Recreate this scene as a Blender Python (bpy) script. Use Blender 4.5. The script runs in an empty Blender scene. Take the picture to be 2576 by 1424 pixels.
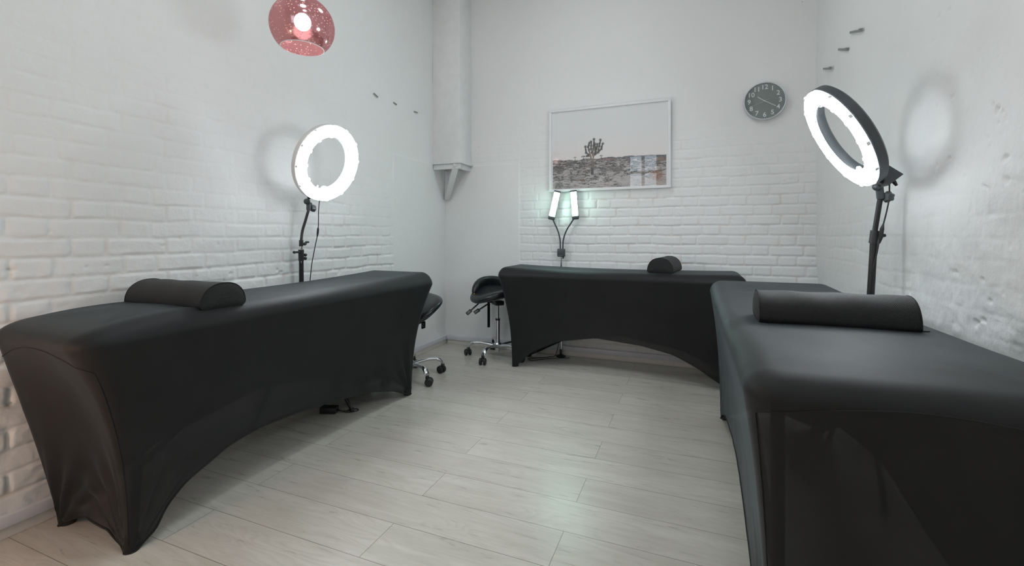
import bpy, bmesh, math, random
import numpy as np
from mathutils import Vector, Matrix
C = bpy.context.scene.collection
PI = math.pi
random.seed(7)
XL, XR, YB, YF, ZC = -2.324, 0.884, 4.007, -1.7, 3.8      # room faces

# ------------------------------------------------------------------ nodes
def new_mat(name):
    m = bpy.data.materials.new(name); m.use_nodes = True
    nt = m.node_tree; nt.nodes.clear()
    out = nt.nodes.new('ShaderNodeOutputMaterial')
    b = nt.nodes.new('ShaderNodeBsdfPrincipled')
    nt.links.new(b.outputs[0], out.inputs[0])
    return m, nt, b, out
def nd(nt, t, **kw):
    n = nt.nodes.new('ShaderNode' + t)
    for k, v in kw.items():
        if k in n.inputs: n.inputs[k].default_value = v
        else: setattr(n, k, v)
    return n
def math_n(nt, op, a, b=None, c=None, clamp=False):
    n = nt.nodes.new('ShaderNodeMath'); n.operation = op; n.use_clamp = clamp
    for i, x in enumerate((a, b, c)):
        if x is None: continue
        if isinstance(x, (int, float)): n.inputs[i].default_value = x
        else: nt.links.new(x, n.inputs[i])
    return n.outputs[0]
def mix_c(nt, fac, a, b, mode='MIX'):
    n = nt.nodes.new('ShaderNodeMix'); n.data_type = 'RGBA'; n.blend_type = mode
    for i, x in ((0, fac), (6, a), (7, b)):
        if isinstance(x, (int, float)): n.inputs[i].default_value = x
        elif isinstance(x, tuple): n.inputs[i].default_value = (*x, 1) if len(x) == 3 else x
        else: nt.links.new(x, n.inputs[i])
    return n.outputs[2]
def ramp(nt, src, stops):
    n = nt.nodes.new('ShaderNodeValToRGB'); e = n.color_ramp.elements
    e[0].position, e[1].position = stops[0][0], stops[-1][0]
    def c4(c): return (c, c, c, 1) if isinstance(c, (int, float)) else (*c, 1)
    e[0].color, e[1].color = c4(stops[0][1]), c4(stops[-1][1])
    for p, c in stops[1:-1]:
        q = e.new(p); q.color = c4(c)
    nt.links.new(src, n.inputs[0]); return n.outputs[0]
def bump(nt, b, h, strength=.3, dist=.002, normal=None):
    n = nd(nt, 'Bump'); n.inputs['Strength'].default_value = strength; n.inputs['Distance'].default_value = dist
    nt.links.new(h, n.inputs['Height'])
    if normal: nt.links.new(normal, n.inputs['Normal'])
    nt.links.new(n.outputs[0], b.inputs['Normal']); return n.outputs[0]
def simple(name, col, rough=.5, metal=0., spec=.5, grain=0, gscale=300, **kw):
    m, nt, b, o = new_mat(name)
    tc = nd(nt, 'TexCoord')
    nz = nd(nt, 'TexNoise', Scale=gscale if grain else 12., Detail=3.)
    nt.links.new(tc.outputs['Object'], nz.inputs['Vector'])
    c = mix_c(nt, nz.outputs[0], tuple(x * .93 for x in col), tuple(min(1, x * 1.07) for x in col))
    nt.links.new(c, b.inputs['Base Color'])
    b.inputs['Roughness'].default_value = rough; b.inputs['Metallic'].default_value = metal
    b.inputs['Specular IOR Level'].default_value = spec
    for k, v in kw.items(): b.inputs[k].default_value = v
    if grain: bump(nt, b, nz.outputs[0], grain, .001)
    return m
def emis(name, col, strength, base=(.9, .9, .9)):
    m, nt, b, o = new_mat(name)
    b.inputs['Base Color'].default_value = (*base, 1); b.inputs['Roughness'].default_value = .4
    b.inputs['Emission Color'].default_value = (*col, 1); b.inputs['Emission Strength'].default_value = strength
    return m

M = {}
M['black_plastic'] = simple('black_plastic', (.022, .023, .025), .42, grain=.1)
M['grey_plastic'] = simple('grey_plastic', (.055, .065, .072), .4)
M['white_plastic'] = simple('white_plastic', (.72, .73, .73), .4)
M['black_metal'] = simple('black_metal', (.02, .021, .022), .3, metal=.3)
M['chrome'] = simple('chrome', (.72, .73, .74), .1, metal=1)
M['aluminium'] = simple('aluminium', (.62, .64, .66), .24, metal=1)
M['rubber'] = simple('rubber', (.016, .016, .017), .5)
M['leather'] = simple('leather', (.014, .016, .019), .27, grain=.25, gscale=420)
M['white_wood'] = simple('white_wood', (.72, .73, .74), .55, grain=.1, gscale=60)
M['duct'] = simple('white_duct', (.66, .67, .72), .4)
M['skirting'] = simple('skirting', (.74, .71, .67), .5, grain=.05, gscale=40)
M['frame_white'] = simple('frame_white', (.78, .78, .79), .35)
M['steel'] = simple('steel', (.30, .31, .30), .35, metal=.8)
M['clock_rim'] = simple('clock_rim', (.62, .65, .67), .3, metal=.3)
M['clock_face'] = simple('clock_face', (.165, .20, .192), .5)
M['clock_ink'] = simple('clock_ink', (.72, .76, .77), .5)
M['lever_ink'] = simple('lever_ink', (.45, .62, .5), .5)
M['gold'] = simple('gold', (.6, .35, .08), .3, metal=1)
M['clip'] = simple('clear_clip', (.8, .82, .85), .15)
M['seam'] = simple('seam', (.006, .006, .006), .8)
M['cable'] = simple('cable', (.012, .012, .013), .45)
M['text_grey'] = simple('text_grey', (.30, .34, .36), .5)
M['ring'] = emis('ring_diffuser', (.895, .96, 1.0), 46)
M['led'] = emis('led_diffuser', (.58, 1.0, .84), 52)
M['bulb'] = emis('bulb', (1, .97, .95), 24)
M['ceil_light'] = emis('ceiling_diffuser', (.93, .98, 1.0), 4)

def wall_mat(name, base, dirt=(.55, .42, .30)):
    m, nt, b, o = new_mat(name)
    tc = nd(nt, 'TexCoord'); P = tc.outputs['Object']
    n1 = nd(nt, 'TexNoise', Scale=1.4, Detail=4.); nt.links.new(P, n1.inputs['Vector'])
    n2 = nd(nt, 'TexNoise', Scale=75., Detail=6., Roughness=.62); nt.links.new(P, n2.inputs['Vector'])
    n3 = nd(nt, 'TexNoise', Scale=9., Detail=5.); nt.links.new(P, n3.inputs['Vector'])
    c = mix_c(nt, n1.outputs[0], tuple(x * .965 for x in base), tuple(min(1, x * 1.03) for x in base))
    at = nd(nt, 'Attribute', attribute_name='joint')
    j = math_n(nt, 'MULTIPLY', at.outputs['Fac'], ramp(nt, n3.outputs[0], [(.50, 0.), (.72, 1.)]))
    c = mix_c(nt, math_n(nt, 'MULTIPLY', j, .42), c, dirt)
    vo = nd(nt, 'TexVoronoi', Scale=7.5, Randomness=1.); nt.links.new(P, vo.inputs['Vector'])
    rv = nd(nt, 'SeparateColor'); nt.links.new(vo.outputs['Color'], rv.inputs[0])
    sp = math_n(nt, 'MULTIPLY', ramp(nt, vo.outputs['Distance'], [(.018, 1.), (.034, 0.)]), math_n(nt, 'GREATER_THAN', rv.outputs[0], .80))
    c = mix_c(nt, math_n(nt, 'MULTIPLY', sp, .6), c, (.16, .13, .10))
    nt.links.new(c, b.inputs['Base Color'])
    b.inputs['Roughness'].default_value = .62; b.inputs['Specular IOR Level'].default_value = .25
    h = math_n(nt, 'SUBTRACT', n2.outputs[0], math_n(nt, 'MULTIPLY', sp, 1.5))
    bump(nt, b, h, .45, .0035)
    return m
M['wall'] = wall_mat('painted_brick', (.80, .81, .81))
M['plain_wall'] = simple('plain_wall', (.785, .795, .795), .6)

def floor_mat():
    m, nt, b, o = new_mat('laminate')
    tc = nd(nt, 'TexCoord'); P = tc.outputs['Object']
    mp = nd(nt, 'Mapping'); mp.inputs['Location'].default_value = (.438 + 13.3, -.065 + 19.45, 0); nt.links.new(P, mp.inputs['Vector'])
    def br(c1, c2, mc, ms, sm=0.):
        t = nd(nt, 'TexBrick'); t.offset = .461; t.offset_frequency = 2; t.squash = 1
        t.inputs['Color1'].default_value = (*c1, 1); t.inputs['Color2'].default_value = (*c2, 1); t.inputs['Mortar'].default_value = (*mc, 1)
        t.inputs['Scale'].default_value = 1; t.inputs['Mortar Size'].default_value = ms; t.inputs['Mortar Smooth'].default_value = sm
        t.inputs['Brick Width'].default_value = 1.33; t.inputs['Row Height'].default_value = .1945
        nt.links.new(mp.outputs[0], t.inputs['Vector']); return t
    rnd = br((0, 0, 0), (1, 1, 1), (0, 0, 0), 0.)
    gap = br((0, 0, 0), (0, 0, 0), (1, 1, 1), .0011)
    r = rnd.outputs[0]
    st = nd(nt, 'Mapping'); st.inputs['Scale'].default_value = (1.1, 9, 1); nt.links.new(P, st.inputs['Vector'])
    w4 = math_n(nt, 'MULTIPLY', r, 37.)
    def n4(scale, det, dist=0., rough=.55):
        t = nd(nt, 'TexNoise'); t.noise_dimensions = '4D'; t.inputs['Scale'].default_value = scale; t.inputs['Detail'].default_value = det
        t.inputs['Distortion'].default_value = dist; t.inputs['Roughness'].default_value = rough
        nt.links.new(st.outputs[0], t.inputs['Vector']); nt.links.new(w4, t.inputs['W']); return t.outputs[0]
    g1, g2, g3 = n4(3.2, 5, 1.2), n4(1.1, 3, .6), n4(22, 8, .3, .7)
    rings = math_n(nt, 'FRACT', math_n(nt, 'MULTIPLY', n4(.9, 2, .5), 26.))
    rings = ramp(nt, rings, [(0., 0.), (.35, 1.), (.9, .4), (1., 0.)])
    c = mix_c(nt, ramp(nt, g1, [(.3, 0.), (.7, 1.)]), (.485, .465, .41), (.60, .58, .525))
    c = mix_c(nt, math_n(nt, 'MULTIPLY', rings, math_n(nt, 'MULTIPLY', ramp(nt, g2, [(.40, 0.), (.60, 1.)]), .55)), c, (.70, .68, .63))
    c = mix_c(nt, math_n(nt, 'MULTIPLY', ramp(nt, g3, [(.44, 0.), (.68, 1.)]), .11), c, (.41, .38, .335))
    c = mix_c(nt, math_n(nt, 'MULTIPLY', r, .22), c, (.47, .43, .40))
    c = mix_c(nt, math_n(nt, 'MULTIPLY', gap.outputs[0], .85), c, (.16, .135, .10))
    nt.links.new(c, b.inputs['Base Color'])
    b.inputs['Specular IOR Level'].default_value = .5
    nt.links.new(ramp(nt, g1, [(.2, .25), (.8, .34)]), b.inputs['Roughness'])
    h = math_n(nt, 'SUBTRACT', math_n(nt, 'MULTIPLY', g3, .25), math_n(nt, 'MULTIPLY', gap.outputs[0], 1.))
    bump(nt, b, h, .35, .0012)
    return m
M['floor'] = floor_mat()

def spandex(name, transp):
    m, nt, b, o = new_mat(name)
    b.inputs['Base Color'].default_value = (.0095, .0098, .0105, 1)
    b.inputs['Roughness'].default_value = .62; b.inputs['Specular IOR Level'].default_value = .35
    b.inputs['Sheen Weight'].default_value = .12; b.inputs['Sheen Roughness'].default_value = .35; b.inputs['Sheen Tint'].default_value = (.72, .92, 1, 1)
    tc = nd(nt, 'TexCoord')
    nz = nd(nt, 'TexNoise', Scale=5., Detail=4.); nt.links.new(tc.outputs['Object'], nz.inputs['Vector'])
    fine = nd(nt, 'TexNoise', Scale=900., Detail=2.); nt.links.new(tc.outputs['Object'], fine.inputs['Vector'])
    nt.links.new(ramp(nt, nz.outputs[0], [(.3, (.0080, .0083, .0090)), (.7, (.0118, .0122, .0130))]), b.inputs['Base Color'])
    bump(nt, b, fine.outputs[0], .25, .0008)
    tr = nd(nt, 'BsdfTransparent'); mx = nd(nt, 'MixShader'); mx.inputs[0].default_value = transp
    nt.links.new(b.outputs[0], mx.inputs[1]); nt.links.new(tr.outputs[0], mx.inputs[2]); nt.links.new(mx.outputs[0], o.inputs[0])
    return m
M['spandex'] = spandex('black_spandex', .085)
def mesh_fabric():
    m, nt, b, o = new_mat('spacer_mesh')
    tc = nd(nt, 'TexCoord')
    mp = nd(nt, 'Mapping'); mp.inputs['Rotation'].default_value = (0, 0, .6); nt.links.new(tc.outputs['UV'], mp.inputs['Vector'])
    vo = nd(nt, 'TexVoronoi', Scale=300., Randomness=.08); nt.links.new(mp.outputs[0], vo.inputs['Vector'])
    d = ramp(nt, vo.outputs['Distance'], [(.15, 0.), (.5, 1.)])
    nt.links.new(mix_c(nt, d, (.004, .004, .004), (.017, .018, .019)), b.inputs['Base Color'])
    b.inputs['Roughness'].default_value = .6; b.inputs['Specular IOR Level'].default_value = .3
    b.inputs['Sheen Weight'].default_value = .06
    bump(nt, b, d, .7, .0012)
    return m
M['mesh_fabric'] = mesh_fabric()
def bubble_glass():
    m, nt, b, o = new_mat('pink_mirror_glass')
    tc = nd(nt, 'TexCoord')
    vo = nd(nt, 'TexVoronoi', Scale=85., Randomness=1.); nt.links.new(tc.outputs['Object'], vo.inputs['Vector'])
    rv = nd(nt, 'SeparateColor'); nt.links.new(vo.outputs['Color'], rv.inputs[0])
    nz = nd(nt, 'TexNoise', Scale=9., Detail=2.); nt.links.new(tc.outputs['Object'], nz.inputs['Vector'])
    spot = math_n(nt, 'MULTIPLY', ramp(nt, vo.outputs['Distance'], [(.20, 1.), (.30, 0.)]), math_n(nt, 'GREATER_THAN', math_n(nt, 'MULTIPLY', rv.outputs[0], nz.outputs[0]), .27))
    gl = nd(nt, 'BsdfGlossy'); gl.inputs['Color'].default_value = (.70, .50, .53, 1); gl.inputs['Roughness'].default_value = .12
    df = nd(nt, 'BsdfDiffuse'); df.inputs['Color'].default_value = (.42, .215, .215, 1)
    tr = nd(nt, 'BsdfTransparent'); tr.inputs['Color'].default_value = (.98, .78, .78, 1)
    sd = nd(nt, 'BsdfDiffuse'); sd.inputs['Color'].default_value = (.95, .80, .80, 1)
    tl2 = nd(nt, 'BsdfTranslucent'); tl2.inputs['Color'].default_value = (.9, .72, .72, 1)
    tl = nd(nt, 'BsdfTranslucent'); tl.inputs['Color'].default_value = (.42, .25, .25, 1)
    def mix(f, a, c):
        x = nd(nt, 'MixShader')
        if isinstance(f, float): x.inputs[0].default_value = f
        else: nt.links.new(f, x.inputs[0])
        nt.links.new(a.outputs[0], x.inputs[1]); nt.links.new(c.outputs[0], x.inputs[2]); return x
    a = mix(.50, gl, df); a = mix(.06, a, tl); a = mix(.40, a, tr)
    a = mix(math_n(nt, 'MULTIPLY', spot, .8), a, mix(.3, sd, tl2))
    nt.links.new(a.outputs[0], o.inputs[0]); return m
M['pink_glass'] = bubble_glass()
def pane():
    m, nt, b, o = new_mat('thin_glass')
    gl = nd(nt, 'BsdfGlossy'); gl.inputs['Roughness'].default_value = .01
    tr = nd(nt, 'BsdfTransparent'); lw = nd(nt, 'LayerWeight'); lw.inputs['Blend'].default_value = .5; mx = nd(nt, 'MixShader')
    nt.links.new(math_n(nt, 'MULTIPLY_ADD', math_n(nt, 'POWER', lw.outputs['Facing'], 5.), .9, .035), mx.inputs[0]); nt.links.new(tr.outputs[0], mx.inputs[1]); nt.links.new(gl.outputs[0], mx.inputs[2])
    nt.links.new(mx.outputs[0], o.inputs[0]); return m
M['glass'] = pane()
def print_mat():
    m, nt, b, o = new_mat('print')
    at = nd(nt, 'Attribute', attribute_name='ink'); nt.links.new(at.outputs['Color'], b.inputs['Base Color'])
    b.inputs['Roughness'].default_value = .6; return m
M['print'] = print_mat()

# ------------------------------------------------------------------ mesh helpers
def obj(name, bm, m, parent=None, smooth=.6, uv=None):
    me = bpy.data.meshes.new(name)
    if parent is not None:
        r = parent
        off = Vector((0, 0, 0))
        while r is not None: off += r.location; r = r.parent
        bmesh.ops.translate(bm, verts=bm.verts, vec=-off)
    bmesh.ops.recalc_face_normals(bm, faces=bm.faces)
    bm.to_mesh(me); bm.free()
    me.materials.append(m if not isinstance(m, str) else M[m])
    if smooth:
        me.shade_smooth(); me.set_sharp_from_angle(angle=smooth)
    o = bpy.data.objects.new(name, me); C.objects.link(o)
    if parent is not None: o.parent = parent
    return o
def thing(name, label, cat, loc=(0, 0, 0), group=None):
    o = bpy.data.objects.new(name, None); C.objects.link(o); o.location = loc; o.empty_display_size = .1
    o['label'] = label; o['category'] = cat
    if group: o['group'] = group
    return o
def tag(o, label, cat, group=None):
    o['label'] = label; o['category'] = cat
    if group: o['group'] = group
    return o
def centre(o):      # put a top-level mesh's origin at its base centre
    me = o.data; n = len(me.vertices); a = np.empty(n * 3); me.vertices.foreach_get('co', a); a = a.reshape(-1, 3)
    c = np.array([(a[:, 0].min() + a[:, 0].max()) / 2, (a[:, 1].min() + a[:, 1].max()) / 2, a[:, 2].min()])
    me.vertices.foreach_set('co', (a - c).ravel()); o.location = c; me.update(); return o
def struct(name, bm, m, smooth=.6):
    o = obj(name, bm, m, None, smooth); o['kind'] = 'structure'; return o
def basis(axis):
    z = Vector(axis).normalized()
    x = z.orthogonal().normalized(); y = z.cross(x)
    return x, y, z
def box(bm, c, s, bev=0., seg=2, rot=None):
    g = bmesh.ops.create_cube(bm, size=1)['verts']
    bmesh.ops.scale(bm, verts=g, vec=s)
    if bev:
        es = list({e for v in g for e in v.link_edges})
        r = bmesh.ops.bevel(bm, geom=es, offset=bev, segments=seg, affect='EDGES', profile=.5)
        g = list({v for f in r['faces'] for v in f.verts} | {v for v in g if v.is_valid})
    mt = Matrix.Translation(Vector(c)) @ (rot.to_4x4() if rot else Matrix())
    bmesh.ops.transform(bm, matrix=mt, verts=[v for v in g if v.is_valid])
    return bm
def tube(bm, pts, r, n=12, cap=True):
    pts = [Vector(p) for p in pts]
    rs = r if isinstance(r, (list, tuple)) else [r] * len(pts)
    rings = []; x = None
    for i, p in enumerate(pts):
        t = (pts[min(i + 1, len(pts) - 1)] - pts[max(i - 1, 0)]).normalized()
        if x is None: x = t.orthogonal().normalized()
        else:
            x = (x - t * x.dot(t)); x = x.normalized() if x.length > 1e-6 else t.orthogonal().normalized()
        y = t.cross(x)
        rings.append([bm.verts.new(p + (x * math.cos(2 * PI * k / n) + y * math.sin(2 * PI * k / n)) * rs[i]) for k in range(n)])
    for a, b in zip(rings, rings[1:]):
        for k in range(n): bm.faces.new((a[k], a[(k + 1) % n], b[(k + 1) % n], b[k]))
    if cap: bm.faces.new(rings[0][::-1]); bm.faces.new(rings[-1])
    return bm
def lathe(bm, prof, c, axis=(0, 0, 1), n=48, close=False):
    x, y, z = basis(axis); c = Vector(c); rings = []
    for r, h in prof:
        if r < 1e-6: rings.append([bm.verts.new(c + z * h)])
        else: rings.append([bm.verts.new(c + z * h + (x * math.cos(2 * PI * k / n) + y * math.sin(2 * PI * k / n)) * r) for k in range(n)])
    pr = list(zip(rings, rings[1:])) + ([(rings[-1], rings[0])] if close else [])
    for a, b in pr:
        if len(a) == 1 and len(b) == 1: continue
        for k in range(n):
            j = (k + 1) % n
            if len(a) == 1: bm.faces.new((a[0], b[j], b[k]))
            elif len(b) == 1: bm.faces.new((a[k], a[j], b[0]))
            else: bm.faces.new((a[k], a[j], b[j], b[k]))
    return bm
def sph(bm, c, r, sc=(1, 1, 1), n=16, rot=None):
    g = bmesh.ops.create_uvsphere(bm, u_segments=n * 2, v_segments=n, radius=r)['verts']
    bmesh.ops.transform(bm, matrix=Matrix.Translation(Vector(c)) @ (rot.to_4x4() if rot else Matrix()) @ Matrix.Diagonal((*sc, 1)), verts=g)
    return bm
def smooth_path(pts, per=10):
    pts = [Vector(p) for p in pts]; P = [pts[0]] + pts + [pts[-1]]; out = []
    for i in range(1, len(P) - 2):
        a, b, c, d = P[i - 1:i + 3]
        for k in range(per):
            t = k / per
            out.append(.5 * ((2 * b) + (c - a) * t + (2 * a - 5 * b + 4 * c - d) * t * t + (3 * b - a - 3 * c + d) * t ** 3))
    out.append(pts[-1]); return out
NB = lambda: bmesh.new()

# ------------------------------------------------------------------ relief walls
def sm(t): t = np.clip(t, 0, 1); return t * t * (3 - 2 * t)
def vnoise(u, v, seed):
    rng = np.random.default_rng(seed); T = rng.random((256, 256))
    iu, iv = np.floor(u).astype(int), np.floor(v).astype(int); fu, fv = sm(u - iu), sm(v - iv)
    g = lambda a, b: T[a % 256, b % 256]
    return (g(iu, iv) * (1 - fu) + g(iu + 1, iv) * fu) * (1 - fv) + (g(iu, iv + 1) * (1 - fu) + g(iu + 1, iv + 1) * fu) * fv
def fbm(u, v, s, seed, octs=4, gain=.5):
    a, t, f = 1., 0., s; tot = 0
    for k in range(octs):
        t = t + a * (vnoise(u * f + 17.3 * k, v * f + 5.1 * k, seed + k) - .5); tot += a; a *= gain; f *= 2.03
    return t / tot * 2
def hsh(a, b, seed):
    x = np.sin(a * 127.1 + b * 311.7 + seed * 74.7) * 43758.5453; return x - np.floor(x)
def bricks(U, Z, z0, ph, seed, pitch=.0792, wob=.006):
    Zw = Z + wob * fbm(U, Z, 6, seed + 40, 3); Uw = U + wob * fbm(U, Z, 9, seed + 50, 3)
    row = np.floor((Zw - z0) / pitch); zl = (Zw - z0) - row * pitch
    s = Uw - ph - np.where(row % 2 == 0, 0, .183) + .02 * (hsh(row, 0 * row, seed) - .5)
    per = np.floor(s / .356); sl = s - per * .356
    edge = .1216 + .012 * (hsh(row, per, seed + 1) - .5)
    hd = sl < edge
    b0 = np.where(hd, 0, edge); b1 = np.where(hd, edge, .356)
    bid = per * 2 + hd
    du = np.minimum(sl - b0, b1 - sl); dz = np.minimum(zl, pitch - zl)
    mort = .0022 + .0018 * hsh(row, bid, seed + 2) + .0016 * np.clip(fbm(U, Z, 22, seed + 70, 3), -1, 1)
    a, b = np.clip(du - mort, 0, .03), np.clip(dz - mort, 0, .03)
    R = .012; d = R - np.sqrt(np.clip(R - a, 0, R) ** 2 + np.clip(R - b, 0, R) ** 2); d = np.clip(d, 0, R)
    pr = sm(d / .0078)
    off = (hsh(row, bid, seed + 3) - .5) * .003 + (hsh(row, bid, seed + 4) - .5) * .05 * (zl - pitch / 2)
    return pr, off * pr
def relief_wall(name, us, zs, place, hfun, mat):
    U, Z = np.meshgrid(us, zs); H, J = hfun(U, Z)
    P = place(U, Z, H).reshape(-1, 3)
    nz, nu = U.shape; idx = np.arange(nz * nu).reshape(nz, nu)
    F = np.stack([idx[:-1, :-1], idx[:-1, 1:], idx[1:, 1:], idx[1:, :-1]], -1).reshape(-1, 4)
    me = bpy.data.meshes.new(name); me.vertices.add(len(P)); me.vertices.foreach_set('co', P.astype(np.float32).ravel())
    me.loops.add(F.size); me.loops.foreach_set('vertex_index', F.astype(np.int32).ravel())
    me.polygons.add(len(F)); me.polygons.foreach_set('loop_start', (np.arange(len(F)) * 4).astype(np.int32)); me.polygons.foreach_set('loop_total', np.full(len(F), 4, np.int32))
    me.update(calc_edges=True); me.shade_smooth()
    at = me.attributes.new('joint', 'FLOAT', 'POINT'); at.data.foreach_set('value', J.astype(np.float32).ravel())
    me.materials.append(mat); o = bpy.data.objects.new(name, me); C.objects.link(o); o['kind'] = 'structure'; return o
def axis_samples(segs):
    out = [np.arange(a, b, d) for a, b, d in segs] + [np.array([segs[-1][1]])]; return np.concatenate(out)
zs = axis_samples([(0, .1, .03), (.1, 2.0, .0062), (2.0, 2.7, .011), (2.7, ZC, .03)])
def panel_mask(U, Z, u0, side):     # smooth plaster patch in the corner, below z 1.774
    e = .004 * fbm(U, Z, 12, 91, 3)
    a = sm(((U - u0 + e) * side + .006) / .006); b = sm((1.774 + e - Z + .006) / .006)
    return a * b
def pits(U, Z, seed, thr, f=9):
    n = vnoise(U * f * 3, Z * f * 3, seed) * .6 + vnoise(U * f * 7, Z * f * 7, seed + 1) * .4
    return np.clip((n - thr) / (1 - thr), 0, 1)
def h_back(U, Z):
    pr, off = bricks(U, Z, 1.2505, .4544, 3)
    patch = fbm(U, Z, 1.3, 5, 3)
    left = sm((U + 1.45) / .9)
    amp = np.interp(Z, [0, 1.35, 1.65, 2.0, 2.4], [1, 1, .6, .16, .04]) * .88 * (.45 + .55 * left) * np.clip(1 + .9 * patch, .25, 1.35)
    pm = panel_mask(U, Z, -1.519, -1)
    top = sm((Z - 2.2) / .3)
    h = amp * (.0068 * pr + off) + .0040 * fbm(U, Z, 3, 11, 3) + (.0012 - .0007 * top) * fbm(U, Z, 28, 12, 3) - .006 * pits(U, Z, 15, .82) * (1 - top)
    h = h * (1 - pm) + pm * (.008 + .0006 * fbm(U, Z, 8, 13))
    return h, (1 - pr) * amp * (1 - pm)
def h_left(U, Z):
    pr, off = bricks(U, Z, 1.007, .31, 23, .0775, .009)
    patch = fbm(U, Z, 1.5, 25, 3)
    amp = np.interp(Z, [0, 1.05, 1.3, 1.8, 2.4], [1.15, 1.0, .40, .17, .05]) * .72 * np.clip(1 + 1.9 * patch, .10, 1.6)
    pm = panel_mask(U, Z, 3.138, 1)
    near = sm((2.4 - U) / 1.2); low = sm((1.3 - Z) / .5)
    h = amp * (.0058 * pr + 1.2 * off) + .008 * fbm(U, Z, 2.6, 31, 3) + (.0012 + .0026 * low * near) * fbm(U, Z, 26, 32, 3) - .010 * pits(U, Z, 35, .80) * (.25 + low)
    h = h * (1 - pm) + pm * (.009 + .0006 * fbm(U, Z, 8, 33))
    return h, (1 - pr) * amp * (1 - pm)
def h_right(U, Z):
    pr, off = bricks(U, Z, 1.01, .2, 43, .0785, .016)
    patch = fbm(U, Z, 1.4, 45, 3)
    amp = np.interp(Z, [0, .9, 1.3, 1.9, 2.4], [.9, .55, .12, .06, .02]) * .7 * np.clip(1 + 1.5 * patch, .0, 1.6)
    near = sm((3.0 - U) / 1.2)
    h = amp * (.006 * pr + off) + .010 * fbm(U, Z, 3.0, 51, 3) + (.0012 + .0024 * near) * (.35 + .65 * sm((1.6 - Z) / .8)) * fbm(U, Z, 24, 52, 3) - .014 * pits(U, Z, 55, .80) * near
    return h, (1 - pr) * amp * .6
relief_wall('wall_back', axis_samples([(XL - .04, XR + .04, .0062)]), zs, lambda U, Z, H: np.stack([U, YB - H, Z], -1), h_back, M['wall'])
relief_wall('wall_left', axis_samples([(YF, .4, .05), (.4, YB + .04, .0062)]), zs, lambda U, Z, H: np.stack([XL + H, U, Z], -1), h_left, M['wall'])
relief_wall('wall_right', axis_samples([(YF, 1.2, .05), (1.2, YB + .04, .0062)]), zs, lambda U, Z, H: np.stack([XR - H, U, Z], -1), h_right, M['wall'])
# front wall (behind the camera) with a window opening
WX0, WX1, WZ0, WZ1 = -1.25, -.60, .9, 2.8
bm = NB()
for x0, x1, z0, z1 in ((XL, WX0, 0, ZC), (WX1, XR, 0, ZC), (WX0, WX1, 0, WZ0), (WX0, WX1, WZ1, ZC)):
    box(bm, ((x0 + x1) / 2, YF - .1, (z0 + z1) / 2), (x1 - x0, .2, z1 - z0))
struct('wall_front', bm, 'plain_wall', 0)
bm = NB(); box(bm, ((XL + XR) / 2, (YF + YB) / 2, -.05), (XR - XL + .3, YB - YF + .5, .1)); struct('floor', bm, 'floor', 0)
bm = NB(); box(bm, ((XL + XR) / 2, (YF + YB) / 2, ZC + .05), (XR - XL + .3, YB - YF + .5, .1)); struct('ceiling', bm, 'plain_wall', 0)
bm = NB()
for x in (WX0 + .03, (WX0 + WX1) / 2, WX1 - .03): box(bm, (x, YF - .08, (WZ0 + WZ1) / 2), (.06, .06, WZ1 - WZ0), .006)
for z in (WZ0 + .03, 2.4, WZ1 - .03): box(bm, ((WX0 + WX1) / 2, YF - .08, z), (WX1 - WX0, .05, .06), .006)
win = struct('window_1', bm, 'frame_white')
bm = NB(); box(bm, ((WX0 + WX1) / 2, YF - .09, (WZ0 + WZ1) / 2), (WX1 - WX0 - .02, .004, WZ1 - WZ0 - .02)); obj('pane', bm, 'glass', win, 0)

# skirting boards and the cable duct above them
def skirt(name, a, b, n):      # a->b along wall, n = inward normal
    a, b, n = Vector(a), Vector(b), Vector(n); d = (b - a); L = d.length; d.normalize(); c = (a + b) / 2
    bm = NB()
    def strip(z0, z1, th, bev):
        s = (abs(d.x) * L + abs(n.x) * th, abs(d.y) * L + abs(n.y) * th, z1 - z0)
        box(bm, c + n * th / 2 + Vector((0, 0, (z0 + z1) / 2)), s, bev)
    strip(0, .043, .014, .002); o = struct(name, bm, 'skirting')
    bm = NB(); strip(.0445, .086, .028, .003); obj('cable_duct', bm, 'duct', o)
    return o
skirt('baseboard_left', (XL + .009, -1.65, 0), (XL + .009, YB - .012, 0), (1, 0, 0))
skirt('baseboard_back', (XL + .038, YB - .009, 0), (XR - .04, YB - .009, 0), (0, -1, 0))
skirt('baseboard_right', (XR - .009, -1.65, 0), (XR - .009, YB - .012, 0), (-1, 0, 0))

# boxed chase in the corner with its timber bracket
bm = NB(); x1, y0 = -2.026, 3.763
box(bm, ((XL + x1) / 2, (y0 + YB) / 2, (1.79 + ZC) / 2), (x1 - XL, YB - y0, ZC - 1.79), .003)
struct('trim_1', bm, 'plain_wall')
br = thing('timber_bracket', 'white painted timber bracket under the boxed column in the corner', 'bracket', (XL + .15, 3.88, 1.45))
bm = NB(); box(bm, ((XL + x1) / 2 + .008, (y0 + YB) / 2 - .006, 1.7815), (x1 - XL + .03, YB - y0 + .03, .017), .002); obj('shelf_board', bm, 'white_wood', br)
bm = NB(); box(bm, ((XL + x1) / 2 + .008, y0 + .012, 1.748), (x1 - XL - .012, .030, .048), .002); obj('rail', bm, 'white_wood', br)
bm = NB(); box(bm, (x1 - .02, (y0 + YB) / 2 + .02, 1.748), (.030, YB - y0 - .05, .048), .002); obj('rail', bm, 'white_wood', br)
bm = NB()
a, b_ = Vector((XL + .045, 3.962, 1.46)), Vector((x1 - .035, y0 - .004, 1.765)); d = b_ - a; z_ = d.normalized(); x_ = Vector((1, 1, 0)).normalized(); x_ = (x_ - z_ * x_.dot(z_)).normalized(); y_ = z_.cross(x_)
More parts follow.
